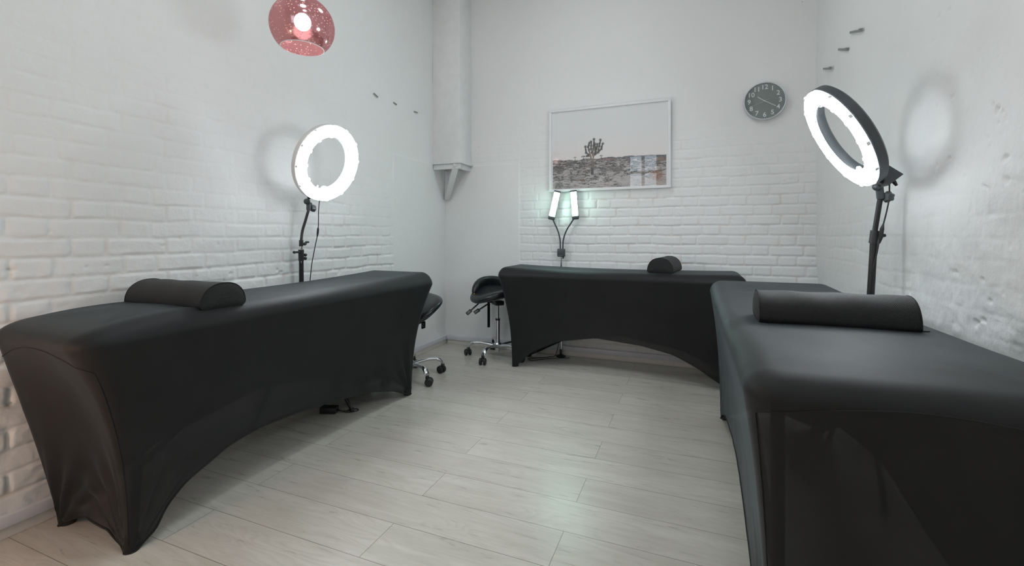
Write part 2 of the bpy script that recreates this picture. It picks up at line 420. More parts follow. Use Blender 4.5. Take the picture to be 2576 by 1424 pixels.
box(bm, (a + b_) / 2, (.052, .036, d.length), .003, rot=Matrix((x_, y_, z_)).transposed()); obj('brace', bm, 'white_wood', br)
bm = NB(); box(bm, (XL + .028, 3.985, 1.60), (.035, .03, .28), .003); obj('wall_post', bm, 'white_wood', br)

# ------------------------------------------------------------------ covered couches
def interp_keys(q, keys):
    xs = np.array([k[0] for k in keys]); ys = np.array([k[1] for k in keys])
    fine = np.linspace(xs[0], xs[-1], 400); f = np.interp(fine, xs, ys)
    k = np.hanning(31); k /= k.sum(); fp = np.concatenate([2 * f[0] - f[15:0:-1], f, 2 * f[-1] - f[-2:-17:-1]])
    return np.maximum(np.interp(q, fine, np.convolve(fp, k, 'valid')), 0)
def outline(rect, r, nl, ns, nc, longy):
    x0, x1, y0, y1 = rect; P, I = [], []
    n_y0, n_x1 = (ns, nl) if longy else (nl, ns)
    sides = [((x0 + r, y0), (x1 - r, y0), n_y0, (x1 - r, y0 + r), -PI / 2), ((x1, y0 + r), (x1, y1 - r), n_x1, (x1 - r, y1 - r), 0),
             ((x1 - r, y1), (x0 + r, y1), n_y0, (x0 + r, y1 - r), PI / 2), ((x0, y1 - r), (x0, y0 + r), n_x1, (x0 + r, y0 + r), PI)]
    for s, (a, b, n, c, t0) in enumerate(sides):
        for k in range(n):
            q = k / n; P.append((a[0] + (b[0] - a[0]) * q, a[1] + (b[1] - a[1]) * q)); I.append((s, q))
        for k in range(nc):
            t = t0 + PI / 2 * k / nc; P.append((c[0] + r * math.cos(t), c[1] + r * math.sin(t))); I.append((s + .5, k / nc))
    return np.array(P), I
def couch(label, top, foot, zt, arches, longy, sagfun, fold=.004, seed=1, roll=.075, seam_lo=.69, seam_hi=.76, rise=None, expo=None):
    cx, cy = (foot[0] + foot[1]) / 2, (foot[2] + foot[3]) / 2
    T = thing('massage_table', label, 'massage table', (cx, cy, 0), 'massage tables in black stretch covers')
    nl, ns, nc = 150, 56, 9
    A, I = outline(top, roll + .006, nl, ns, nc, longy); B, _ = outline(foot, .022, nl, ns, nc, longy)
    N = len(A); EX = np.full(N, 2.2) if expo is None else expo(A[:, 0], A[:, 1]); zr = zt - roll * .85
    hem = np.zeros(N); q_ = np.zeros(N); side = np.zeros(N, int); lens = [foot[1] - foot[0], foot[3] - foot[2]] * 2
    for i, (s, q) in enumerate(I):
        if s == int(s):
            hem[i] = interp_keys(q, arches[int(s)]); q_[i] = q
        side[i] = int(s) % 4
    nrm = np.roll(A, -1, 0) - np.roll(A, 1, 0); nrm = np.stack([nrm[:, 1], -nrm[:, 0]], 1); nrm /= np.linalg.norm(nrm, axis=1)[:, None]
    issid = np.array([1. if s == int(s) else 0. for s, q in I]); L = np.array([lens[k] for k in side])
    def surf(idx, z):
        z = np.asarray(z, float); w = np.clip(z / zr, 0, 1.02) ** EX[idx]
        p = B[idx] * (1 - w)[..., None] + A[idx] * w[..., None]
        d0, d1 = q_[idx] * L[idx], (1 - q_[idx]) * L[idx]
        o = np.zeros_like(z)
        for d, ph in ((d0, 1.3), (d1, .4)):
            r = np.sqrt(d * d + z * z); phi = np.arctan2(z, d + 1e-6)
            o += fold * np.sin(phi * 17 + ph + side[idx] * 1.7 + 3 * r) * np.exp(-((r - .16) / .17) ** 2) * sm(phi / .15) * sm((PI / 2 - phi) / .12)
        sag = -.016 * np.sin(PI * q_[idx]) * np.sin(PI * np.clip(z / zr, 0, 1)) 
        o = (o + sag) * issid[idx]
        lump = .004 * fbm(p[..., 0] + p[..., 1], z, 4, seed + 60, 3) * sm(z / .2)
        return p + nrm[idx] * (o + lump)[..., None]
    K = 54; bm = NB(); rows = []; al = np.arange(N)
    pts = []
    for k in range(K + 1):
        z = hem + (zr - hem) * (k / K); xy = surf(al, z); pts.append(np.column_stack([xy, z]))
    base = pts[-1]; ctr = np.array([(top[0] + top[1]) / 2, (top[2] + top[3]) / 2])
    def zrise(xy): return sagfun(xy[:, 0], xy[:, 1])
    tx, ty = top[0] + roll, top[1] - roll; uy, vy = top[2] + roll, top[3] - roll
    for k in range(1, 10):                                     # rounded shoulder
        t = k / 9 * PI / 2; ins = roll * (1 - math.cos(t)); xy = base[:, :2] - nrm * ins
        z = zr + (zt - zr) * math.sin(t) + zrise(xy) * sm(k / 9) * 1.
        pts.append(np.column_stack([xy, z]))
    last = pts[-1][:, :2]
    long_ = 1 if longy else 0; hw = (top[1] - top[0]) / 2 if longy else (top[3] - top[2]) / 2; hl = (top[3] - top[2]) / 2 if longy else (top[1] - top[0]) / 2
    sp_c = last.copy(); sp_c[:, 1 - long_] = ctr[1 - long_]; sp_c[:, long_] = np.clip(last[:, long_], ctr[long_] - (hl - hw), ctr[long_] + (hl - hw))
    for k in range(1, 15):
        f = k / 14; xy = last * (1 - f) + sp_c * f
        u = (xy[:, 0] - top[0]) / (top[1] - top[0]); v = (xy[:, 1] - top[2]) / (top[3] - top[2])
        z = zt + zrise(xy) + .004 * sm(f) + .0035 * fbm(xy[:, 0], xy[:, 1], 5, seed, 3) * sm(f * 3)
        pts.append(np.column_stack([xy, z]))
    for r in pts: rows.append([bm.verts.new(p) for p in r])
    for a, b in zip(rows, rows[1:]):
        for i in range(N):
            j = (i + 1) % N; bm.faces.new((a[i], a[j], b[j], b[i]))
    bmesh.ops.remove_doubles(bm, verts=rows[-1], dist=.0005)
    bm.faces.ensure_lookup_table()
    # close the centre line
    ce = [v for v in rows[-1] if v.is_valid]
    be = [e for e in bm.edges if e.is_boundary and e.verts[0].co.z > zr]
    if be: 
        try: bmesh.ops.holes_fill(bm, edges=be, sides=0)
        except Exception: pass
    cov = obj('stretch_cover', bm, 'spandex', T, 1.2)
    # hem
    bm = NB(); tube(bm, [Vector(p) for p in pts[0]] + [Vector(pts[0][0])], .0035, 6, False); obj('hem', bm, 'seam', cov, 1.2)
    # seams round both short end panels
    ends = (0, 2) if longy else (1, 3)
    starts = {}; 
    idx_side = {s: [i for i, (ss, q) in enumerate(I) if ss == s] for s in (0, 1, 2, 3)}
    idx_c = {s: [i for i, (ss, q) in enumerate(I) if ss == s + .5] for s in (0, 1, 2, 3)}
    for s in ends:
        c0, c1 = idx_c[(s - 1) % 4][nc // 2], idx_c[s][nc // 2]
        path = []
        for z in np.linspace(.03, seam_lo, 26): path.append((c0, z))
        run = idx_c[(s - 1) % 4][nc // 2 + 1:] + idx_side[s] + idx_c[s][:nc // 2]
        for m_, i in enumerate(run): f = (m_ + 1) / (len(run) + 1); path.append((i, seam_lo + (seam_hi - seam_lo) * math.sin(PI * f) ** .7))
        for z in np.linspace(seam_lo, .03, 26): path.append((c1, z))
        P3 = []
        for i, z in path:
            if z <= zr: xy = surf(np.array([i]), np.array([z]))[0]
            else:
                t = math.asin(min(1, (z - zr) / (zt - zr))); xy = base[i, :2] - nrm[i] * roll * (1 - math.cos(t))
            P3.append(Vector((*(xy + nrm[i] * .0004), z)))
        bm = NB(); tube(bm, P3, .0017, 6); obj('seam', bm, 'seam', cov, 1.2)
    # the table underneath
    bm = NB(); box(bm, (*ctr, zt - .065), (top[1] - top[0] - (.12 if longy else .36), top[3] - top[2] - (.36 if longy else .12), .07), .025, 3); obj('padded_top', bm, 'leather', T)
    fx0, fx1, fy0, fy1 = foot[0] + .026, foot[1] - .026, foot[2] + .026, foot[3] - .026
    for x in (fx0, fx1):
        for y in (fy0, fy1):
            bm = NB(); ux, uy_ = (x - cx) * .97 + cx, (y - cy) * .94 + cy
            tube(bm, [(x, y, .008), (ux, uy_, zt - .10)], .016, 10)
            lg = obj('leg', bm, 'black_metal', T)
            bm = NB(); lathe(bm, [(0, 0), (.024, 0), (.026, .006), (.024, .045), (.018, .055), (0, .055)], (x, y, 0), n=20); obj('rubber_foot', bm, 'rubber', lg)
    for sd in (0, 1):
        for e in (0, 1):
            if longy: x = (fx0, fx1)[sd]; a, b = (x, (fy0, fy1)[e], .26), (x, cy + (-.12, .12)[e], zt - .11)
            else: y = (fy0, fy1)[sd]; a, b = ((fx0, fx1)[e], y, .26), (cx + (-.12, .12)[e], y, zt - .11)
            bm = NB(); tube(bm, [a, b], .011, 8); obj('brace', bm, 'black_metal', T)
    return T
gen = [(0, 0), (.05, .04), (.2, .17), (.5, .25), (.8, .17), (.95, .04), (1, 0)]
endk = [(0, 0), (.06, .02), (.25, .055), (.5, .085), (.75, .06), (.94, .02), (1, 0)]
L1 = 2.64 - .95
k1 = [(0, 0), (.03, .02), (.051, .084), (.108, .163), (.212, .223), (.30, .238), (.416, .2275), (.574, .198), (.749, .152), (.89, .083), (.97, .015), (1, 0)]
couch('nearer long massage table in black stretch cover along the left brick wall', (-2.245, -1.68, .765, 2.78), (-2.235, -1.79, .945, 2.64), .818,
      {0: endk, 1: k1, 2: endk, 3: gen}, True, lambda x, y: .02 * ((y - 1.75) / .9) ** 2 - .004 - .050 * np.clip((1.13 - y) / .37, 0, 1) ** 2, fold=.008, seed=3, roll=.080, seam_lo=.665, seam_hi=.735, expo=lambda x, y: 2.3 - 1.1 * sm((-1.86 - x) / .30) * sm((1.5 - y) / .5))
k2x = [(0, 0), (.02, .02), (.09, .136), (.228, .244), (.414, .297), (.625, .268), (.76, .222), (.855, .146), (.945, .05), (1, 0)]
couch('massage table in black stretch cover against the back wall below the framed print', (-1.50, .36, 3.395, 3.895), (-1.39, .30, 3.485, 3.865), .818,
      {0: k2x, 1: endk, 2: gen, 3: endk}, False, lambda x, y: .010 * ((x + .57) / .93) ** 2 - .006 + .012 * (x < -.57) * ((x + .57) / .93) ** 2, fold=.003, seed=5, roll=.072)
k3 = [(0, 0), (.04, .05), (.2, .15), (.5, .20), (.8, .13), (.96, .04), (1, 0)]
couch('foreground massage table in black stretch cover beside the right wall', (.105, .735, 1.04, 3.03), (.165, .675, 1.19, 2.985), .818,
      {0: endk, 1: gen, 2: endk, 3: k3}, True, lambda x, y: .016 * ((y - 2.05) / .95) ** 2 - .008 - .022 * np.clip((1.35 - y) / .3, 0, 1) ** 2, fold=.005, seed=9, roll=.066, seam_lo=.722, seam_hi=.772)

# ------------------------------------------------------------------ half round bolsters
def bolster(label, c, axis_deg, length, w, h, zb, tag_end=0):
    T = thing('bolster_pillow', label, 'pillow', (c[0], c[1], zb), 'half round bolster pillows')
    n = 40; prof = []
    for k in range(n + 1):              # dome
        t = PI * k / n; e = 2.0
        prof.append((-math.copysign(abs(math.cos(t)) ** (2 / 2.25), math.cos(t)) * w / 2, .012 + (h - .012) * math.sin(t) ** (2 / 2.15)))
    prof += [(w / 2 - .006, .003), (w / 2 - .02, 0), (-w / 2 + .02, 0), (-w / 2 + .006, .003)]
    ca, sa = math.cos(math.radians(axis_deg)), math.sin(math.radians(axis_deg))
    def pt(s, a, z): return Vector((c[0] + s * ca - a * sa, c[1] + s * sa + a * ca, zb + z))
    stations = [(-1, .985), (-.985, 1.0)] + [(-.96 + 1.92 * i / 30, 1.0) for i in range(31)] + [(.985, 1.0), (1, .985)]
    bm = NB(); uvl = bm.loops.layers.uv.new('UVMap'); rings = []
    acc = [0]
    for a, b in zip(prof, prof[1:] + prof[:1]): acc.append(acc[-1] + math.hypot(b[0] - a[0], b[1] - a[1]))
    for s, f in stations:
        rings.append([bm.verts.new(pt(s * length / 2, a * f, z * f + (1 - f) * h * .3 + .0012 * math.sin(s * 9 + a * 30) * (z > .02))) for a, z in prof])
    m = len(prof)
    for i, (a, b) in enumerate(zip(rings, rings[1:])):
        for k in range(m):
            j = (k + 1) % m; f = bm.faces.new((a[k], a[j], b[j], b[k]))
            vals = [(stations[i][0] * length / 2, acc[k]), (stations[i][0] * length / 2, acc[k + 1]), (stations[i + 1][0] * length / 2, acc[k + 1]), (stations[i + 1][0] * length / 2, acc[k])]
            for lp in f.loops:
                for q, v in zip((a[k], a[j], b[j], b[k]), vals):
                    if lp.vert is q: lp[uvl].uv = v
    obj('pillow_body', bm, 'mesh_fabric', T, 1.0)
    for sgn in (-1, 1):
        bm = NB(); uvl = bm.loops.layers.uv.new('UVMap'); rr = []
        for f, o in ((1, 0), (.9, .004), (.6, .008), (.3, .010)):
            rr.append(([bm.verts.new(pt(sgn * (length / 2 + o), a * f * .985, (z * .985 + .015 * h * .3) * f + (1 - f) * h * .42)) for a, z in prof], f))
        for (a, fa), (b, fb) in zip(rr, rr[1:]):
            for k in range(m):
                j = (k + 1) % m; f = bm.faces.new((a[k], a[j], b[j], b[k]))
                for lp in f.loops:
                    fi = fa if lp.vert in (a[k], a[j]) else fb; kk = k if lp.vert in (a[k], b[k]) else j
                    lp[uvl].uv = (prof[kk][0] * fi, prof[kk][1] * fi)
        f = bm.faces.new(rr[-1][0]); 
        for lp in f.loops: lp[uvl].uv = (lp.vert.co.x, lp.vert.co.z)
        e = obj('end_panel', bm, 'mesh_fabric', T, 1.0)
        bm = NB(); loop = [pt(sgn * (length / 2), a * .995, z * .99 + .001) for a, z in prof]; tube(bm, loop + [loop[0]], .0018, 6, False); obj('piping', bm, 'seam', e, 1.2)
    if tag_end:
        bm = NB(); box(bm, pt(tag_end * (length / 2 + .012), -w / 2 + .03, .004), (.03, .012, .003), .001); obj('fabric_tag', bm, 'rubber', T)
    return T
bolster('black mesh half round bolster on the table along the left brick wall', (-1.945, 1.232), 1.5, .445, .19, .098, .811)
bolster('black half round bolster seen end-on, on the table below the framed print', (-.185, 3.655), 82, .37, .185, .112, .815)
bolster('large black mesh half round bolster on the foreground table by the right wall', (.418, 1.745), -1, .415, .18, .098, .812, 1)

# ------------------------------------------------------------------ ring lamps
def frame_of(az, el):
    n = Vector((math.cos(el) * math.cos(az), math.cos(el) * math.sin(az), math.sin(el)))
    a = Vector((0, 0, 1)).cross(n).normalized(); return n, a, n.cross(a)
def ring_head(T, c, az, el, host, Ro=.23, Ri=.164):
    n, a, b = frame_of(az, el); c = Vector(c)
    bm = NB(); lathe(bm, [(Ri, -.002), (Ri + .004, .004), (Ro - .004, .004), (Ro, -.002), (Ro, -.012), (Ri, -.012)], c, n, 96, True); obj('ring_diffuser', bm, 'ring', T)
    bm = NB(); lathe(bm, [(Ri - .002, -.010), (Ri - .004, -.014), (Ri - .002, -.046), (Ri + .008, -.052), (Ro - .008, -.052), (Ro + .003, -.044), (Ro + .005, -.014), (Ro + .002, -.010)], c, n, 96, True)
    h = obj('ring_housing', bm, host, T)
    for k in range(12):
        t = 2 * PI * (k + .4) / 12
        for R in (Ro + .004, Ri - .005):
            bm = NB(); p = c + (a * math.cos(t) + b * math.sin(t)) * R - n * .002
            rad = (a * math.cos(t) + b * math.sin(t)); tn = n.cross(rad)
            box(bm, p, (.003, .015, .012), .001, rot=Matrix((rad, tn, n)).transposed()); obj('clip', bm, 'clip', h)
    bm = NB(); q = c - b * (Ri - .004); sph(bm, q - n * .003, .022, (1, 1, .35), 10, Matrix((a, b, n)).transposed()); obj('switch_boss', bm, 'ring', T)
    for s in (-1, 1):
        bm = NB(); tube(bm, [c - b * (Ri - .012) + a * s * .032 - n * .022, c - b * (Ri - .022) + a * s * .034 - n * .018], .005, 10); obj('dimmer_knob', bm, 'white_plastic', T)
    return n, a, b
def knob(bm, c, d, r=.016, l=.02):
    d = Vector(d).normalized(); x, y, z = basis(d); c = Vector(c)
    n = 36; P = []
    prof = [(0, -l / 2), (.8, -l / 2), (1, -l / 4), (1, l / 4), (.8, l / 2), (0, l / 2)]
    rings = []
    for rr, h in prof:
        if rr == 0: rings.append([bm.verts.new(c + z * h)]); continue
        rings.append([bm.verts.new(c + z * h + (x * math.cos(2 * PI * k / n) + y * math.sin(2 * PI * k / n)) * r * rr * (1 + .12 * math.cos(12 * PI * k / n))) for k in range(n)])
    for a, b in zip(rings, rings[1:]):
        for k in range(n):
            j = (k + 1) % n
            if len(a) == 1: bm.faces.new((a[0], b[j], b[k]))
            elif len(b) == 1: bm.faces.new((a[k], a[j], b[0]))
            else: bm.faces.new((a[k], a[j], b[j], b[k]))
    return bm
def tripod(T, x, y, angs, zt=.55, r=.34, rr=.011):
    for k, (an, rad) in enumerate(angs):
        e = Vector((x + math.cos(an) * rad, y + math.sin(an) * rad, .012)); bm = NB()
        tube(bm, [(x + math.cos(an) * .02, y + math.sin(an) * .02, zt), e], rr, 10); lg = obj('leg', bm, 'black_metal', T)
        bm = NB(); sph(bm, e, rr + .004, n=8); obj('rubber_foot', bm, 'rubber', lg)
    bm = NB(); lathe(bm, [(0, -.02), (.02, -.02), (.022, 0), (.02, .02), (0, .02)], (x, y, zt), n=20); obj('leg_collar', bm, 'black_plastic', T)

# left lamp, on a gooseneck
x, y = -2.262, 2.13
T = thing('ring_light', 'glowing ring light on a bent gooseneck stand by the left brick wall', 'lamp', (x, y, 0), 'ring lights on stands')
R1 = Vector((-2.029, 2.122, 1.526)); n, a, b = ring_head(T, R1, -.025, -.315, 'white_plastic')
back = R1 - b * .205 - n * .052
bm = NB(); box(bm, back - n * .015 + b * .01, (.05, .055, .032), .006, rot=Matrix((a, b, n)).transposed()); obj('power_box', bm, 'white_plastic', T)
J = Vector((-2.205, 2.128, 1.300))
bm = NB(); tube(bm, [back - n * .012 - b * .01, J + Vector((.002, 0, .028))], .011, 12); obj('mount_post', bm, 'black_plastic', T)
bm = NB(); sph(bm, J + Vector((0, -.012, .004)), .019, n=12); knob(bm, J + Vector((.012, .024, -.036)), (.3, 1, 0), .021, .026)
box(bm, J + Vector((0, .006, -.026)), (.030, .024, .050), .006); obj('tilt_bracket', bm, 'grey_plastic', T)
gp = smooth_path([J + Vector((0, 0, -.05)), (-2.222, 2.122, 1.19), (-2.238, 2.112, 1.12), (-2.240, 2.105, 1.06)], 14)
bm = NB(); tube(bm, gp, [.0075 + .0012 * (i % 2) for i in range(len(gp))], 12); obj('gooseneck', bm, 'black_plastic', T)
bm = NB(); tube(bm, [(-2.240, 2.105, 1.065), (-2.243, 2.107, 1.028)], .0125, 14); knob(bm, (-2.238, 2.132, 1.042), (0, 1, .4), .009, .018); box(bm, (-2.236, 2.148, 1.052), (.010, .026, .012), .003); obj('socket', bm, 'black_plastic', T)
bm = NB(); tube(bm, [(-2.243, 2.107, 1.032), (-2.262, 2.13, .50)], .0095, 14); obj('pole', bm, 'chrome', T)
bm = NB(); tube(bm, [(-2.244, 2.108, 1.006), (-2.249, 2.114, .938)], .0165, 14); box(bm, (-2.244, 2.08, .992), (.014, .05, .013), .003); knob(bm, (-2.242, 2.055, .992), (0, 1, 0), .008, .014)
knob(bm, (-2.243, 2.14, .972), (0, 1, 0), .009, .016); knob(bm, (-2.246, 2.142, .950), (0, 1, 0), .009, .016); obj('clamp_collar', bm, 'black_plastic', T)
bm = NB(); tube(bm, [(-2.249, 2.114, .945), (-2.264, 2.132, .30)], .0135, 14); obj('lower_pole', bm, 'black_metal', T)
tripod(T, -2.264, 2.132, [(.30, .325), (math.radians(96), .33), (math.radians(-94), .33)])
bm = NB(); cp = smooth_path([R1 - b * .225 - n * .03 + a * .015, (-2.20, 2.205, 1.25), (-2.205, 2.205, 1.12), (-2.215, 2.185, 1.0), (-2.225, 2.165, .85), (-2.235, 2.15, .5), (-2.2, 2.2, .1), (-2.12, 2.19, .02)], 10)
tube(bm, cp, .0028, 8); cb = obj('cable', bm, 'cable', T)
bm = NB(); tube(bm, smooth_path([(-2.204, 2.205, 1.145), (-2.205, 2.205, 1.13), (-2.207, 2.203, 1.10), (-2.208, 2.2, 1.085)], 3), [.003, .004, .0055, .0065, .0065, .0065, .0055, .0045, .004, .003][:10], 10); obj('plug', bm, 'cable', cb)
# power brick and its looped lead
T = thing('power_adapter', 'black power adapter box with looped lead on the floor under the left table', 'power adapter', (-2.06, 2.17, 0))
bm = NB(); box(bm, (-2.075, 2.165, .020), (.10, .055, .038), .004, rot=Matrix.Rotation(.35, 3, 'Z')); obj('adapter_box', bm, 'black_plastic', T)
bm = NB(); tube(bm, smooth_path([(-2.03, 2.185, .02), (-2.0, 2.19, .012), (-1.97, 2.2, .006), (-1.935, 2.225, .006), (-1.925, 2.25, .006), (-1.945, 2.265, .006), (-1.97, 2.25, .007), (-1.985, 2.21, .010), (-2.01, 2.18, .016), (-2.035, 2.18, .024)], 8), .0028, 8); obj('lead', bm, 'cable', T)

# right lamp
x, y = .752, 2.50
T = thing('ring_light', 'glowing ring light tilted down on a straight black stand beside the right wall', 'lamp', (x, y, 0), 'ring lights on stands')
R2 = Vector((.58, 2.29, 1.505)); n, a, b = ring_head(T, R2, -3.12, -.50, 'grey_plastic')
back = R2 - b * .215 - n * .05
bm = NB()
bb = [bm.verts.new(p) for p in [back + a * s * .032 + b * u - n * w for s in (-1, 1) for u, w in ((-.045, -.004), (.04, -.004), (.03, .035), (-.03, .06))]]
for s in (0, 4): bm.faces.new([bb[s + k] for k in range(4)])
for k in range(4): bm.faces.new((bb[k], bb[(k + 1) % 4], bb[4 + (k + 1) % 4], bb[4 + k]))
obj('power_box', bm, 'grey_plastic', T)
J = Vector((.786, 2.485, 1.318))
bm = NB(); tube(bm, [back - b * .02, J + Vector((0, -.01, .01)), J], .012, 12); obj('mount_post', bm, 'black_plastic', T)
bm = NB(); sph(bm, J + Vector((-.012, -.01, -.004)), .018, n=12); knob(bm, J + Vector((.030, 0, -.050)), (.8, .5, 0), .023, .030)
box(bm, J + Vector((.002, 0, -.030)), (.028, .022, .062), .006, rot=Matrix.Rotation(-.1, 3, 'Y')); obj('tilt_bracket', bm, 'grey_plastic', T)
bm = NB(); tube(bm, [(.790, 2.488, 1.262), (.768, 2.496, 1.08)], .0105, 14); obj('pole', bm, 'black_metal', T)
bm = NB(); tube(bm, [(.772, 2.494, 1.118), (.766, 2.496, 1.060)], .0165, 16); knob(bm, (.800, 2.492, 1.095), (1, .1, .1), .007, .022); obj('clamp_collar', bm, 'black_plastic', T)
bm = NB(); tube(bm, [(.770, 2.495, 1.10), (.735, 2.505, .30)], .0145, 14); obj('lower_pole', bm, 'black_metal', T)
tripod(T, .735, 2.505, [(math.radians(100), .33), (math.radians(-95), .33), (math.radians(190), .30)])
bm = NB(); tube(bm, smooth_path([back - n * .03 - b * .03, (.818, 2.47, 1.33), (.815, 2.47, 1.25), (.798, 2.475, 1.15), (.785, 2.475, 1.10), (.776, 2.476, 1.03), (.750, 2.49, .85), (.725, 2.49, .5), (.72, 2.52, .05)], 10), .003, 8); cb = obj('cable', bm, 'cable', T)
bm = NB(); tube(bm, [(.797, 2.474, 1.148), (.792, 2.474, 1.125), (.787, 2.474, 1.085), (.783, 2.475, 1.06)], [.003, .008, .008, .003], 10); obj('plug', bm, 'cable', cb)
bm = NB(); q = back - n * .03 - b * .032; tube(bm, [q, q - b * .012, q - b * .03], [.006, .008, .005], 10); obj('strain_relief', bm, 'cable', cb)

# ------------------------------------------------------------------ twin panel lamp behind the far table
T = thing('twin_panel_lamp', 'twin panel lamp on two curved necks behind the far table under the framed print', 'lamp', (-1.085, 3.945, 0))
def led(top, bot, w=.052):
    top, bot = Vector(top), Vector(bot); d = top - bot; L = d.length; z_ = d.normalized(); f = Vector((0, -1, -.25)); f = (f - z_ * f.dot(z_)).normalized(); x_ = f.cross(z_)
    R = Matrix((x_, -f, z_)).transposed(); c = (top + bot) / 2
    bm = NB(); box(bm, c - f * .007, (w + .008, .014, L), .006, rot=R); box(bm, bot + z_ * .010 + f * .002, (w + .011, .020, .034), .009, 3, rot=R); box(bm, top - z_ * .004 + f * .002, (w + .009, .018, .016), .006, 3, rot=R)
    h = obj('panel_housing', bm, 'grey_plastic', T)
    bm = NB(); box(bm, c + z_ * .007 + f * .003, (w, .010, L - .036), .003, rot=R); obj('panel_diffuser', bm, 'led', h)
led((-1.118, 3.925, 1.490), (-1.176, 3.925, 1.240)); led((-.972, 3.925, 1.490), (-.952, 3.925, 1.240))
for pts in ([(-1.166, 3.932, 1.245), (-1.150, 3.936, 1.205), (-1.118, 3.94, 1.130), (-1.100, 3.942, 1.055), (-1.097, 3.942, .965)], [(-.972, 3.932, 1.240), (-.995, 3.936, 1.205), (-1.040, 3.94, 1.135), (-1.068, 3.942, 1.055), (-1.074, 3.942, .965)]):
    gp = smooth_path(pts, 10); bm = NB(); tube(bm, gp, .0068, 12); obj('gooseneck', bm, 'grey_plastic', T)
bm = NB(); box(bm, (-1.087, 3.936, .936), (.072, .026, .072), .009, 3); cbx = obj('control_box', bm, 'grey_plastic', T)
bm = NB(); tube(bm, [(-1.089, 3.945, .91), (-1.089, 3.945, .06)], .0085, 14); obj('pole', bm, 'chrome', T)
bm = NB(); box(bm, (-1.070, 3.942, .892), (.012, .012, .018), .002); obj('plug', bm, 'rubber', T)
bm = NB(); lathe(bm, [(0, 0), (.045, 0), (.045, .008), (.012, .02), (0, .02)], (-1.089, 3.93, .0), n=32); box(bm, (-1.089, 3.93, .04), (.02, .02, .05), .003); obj('base', bm, 'black_metal', T)
def text_mesh(name, body, size, loc, rot, mat, parent, depth=.0004):
    cu = bpy.data.curves.new(name, 'FONT'); cu.body = body; cu.size = size; cu.align_x = 'CENTER'; cu.align_y = 'CENTER'; cu.extrude = depth; cu.resolution_u = 3; cu.offset = .0006
    o = bpy.data.objects.new(name, cu); C.objects.link(o); bpy.context.view_layer.update()
    me = bpy.data.meshes.new_from_object(o.evaluated_get(bpy.context.evaluated_depsgraph_get())); C.objects.unlink(o); bpy.data.objects.remove(o)
    bm = NB(); bm.from_mesh(me); bpy.data.meshes.remove(me)
    bmesh.ops.transform(bm, matrix=Matrix.Translation(Vector(loc)) @ rot.to_4x4(), verts=bm.verts)
    return bm
RX = Matrix.Rotation(PI / 2, 3, 'X')
bm = NB()
for k, (dx, w_, h_) in enumerate(((-.022, .006, .005), (-.015, .004, .006), (-.009, .005, .006), (-.003, .003, .005), (.003, .005, .006), (.010, .004, .005), (.017, .006, .005))):
    box(bm, (-1.087 + dx, 3.9228, .912), (w_ * .8, .0006, h_ * .7))
obj('marking', bm, 'text_grey', cbx, 0)
# its lead on the floor
bm = NB(); tube(bm, smooth_path([(-1.09, 3.955, .80), (-1.10, 3.955, .30), (-1.13, 3.93, .03), (-1.18, 3.86, .006), (-1.26, 3.80, .006), (-1.33, 3.74, .006), (-1.28, 3.70, .006), (-1.17, 3.80, .006), (-1.0, 3.9, .006)], 10), .0028, 8)
obj('cable', bm, 'cable', T)

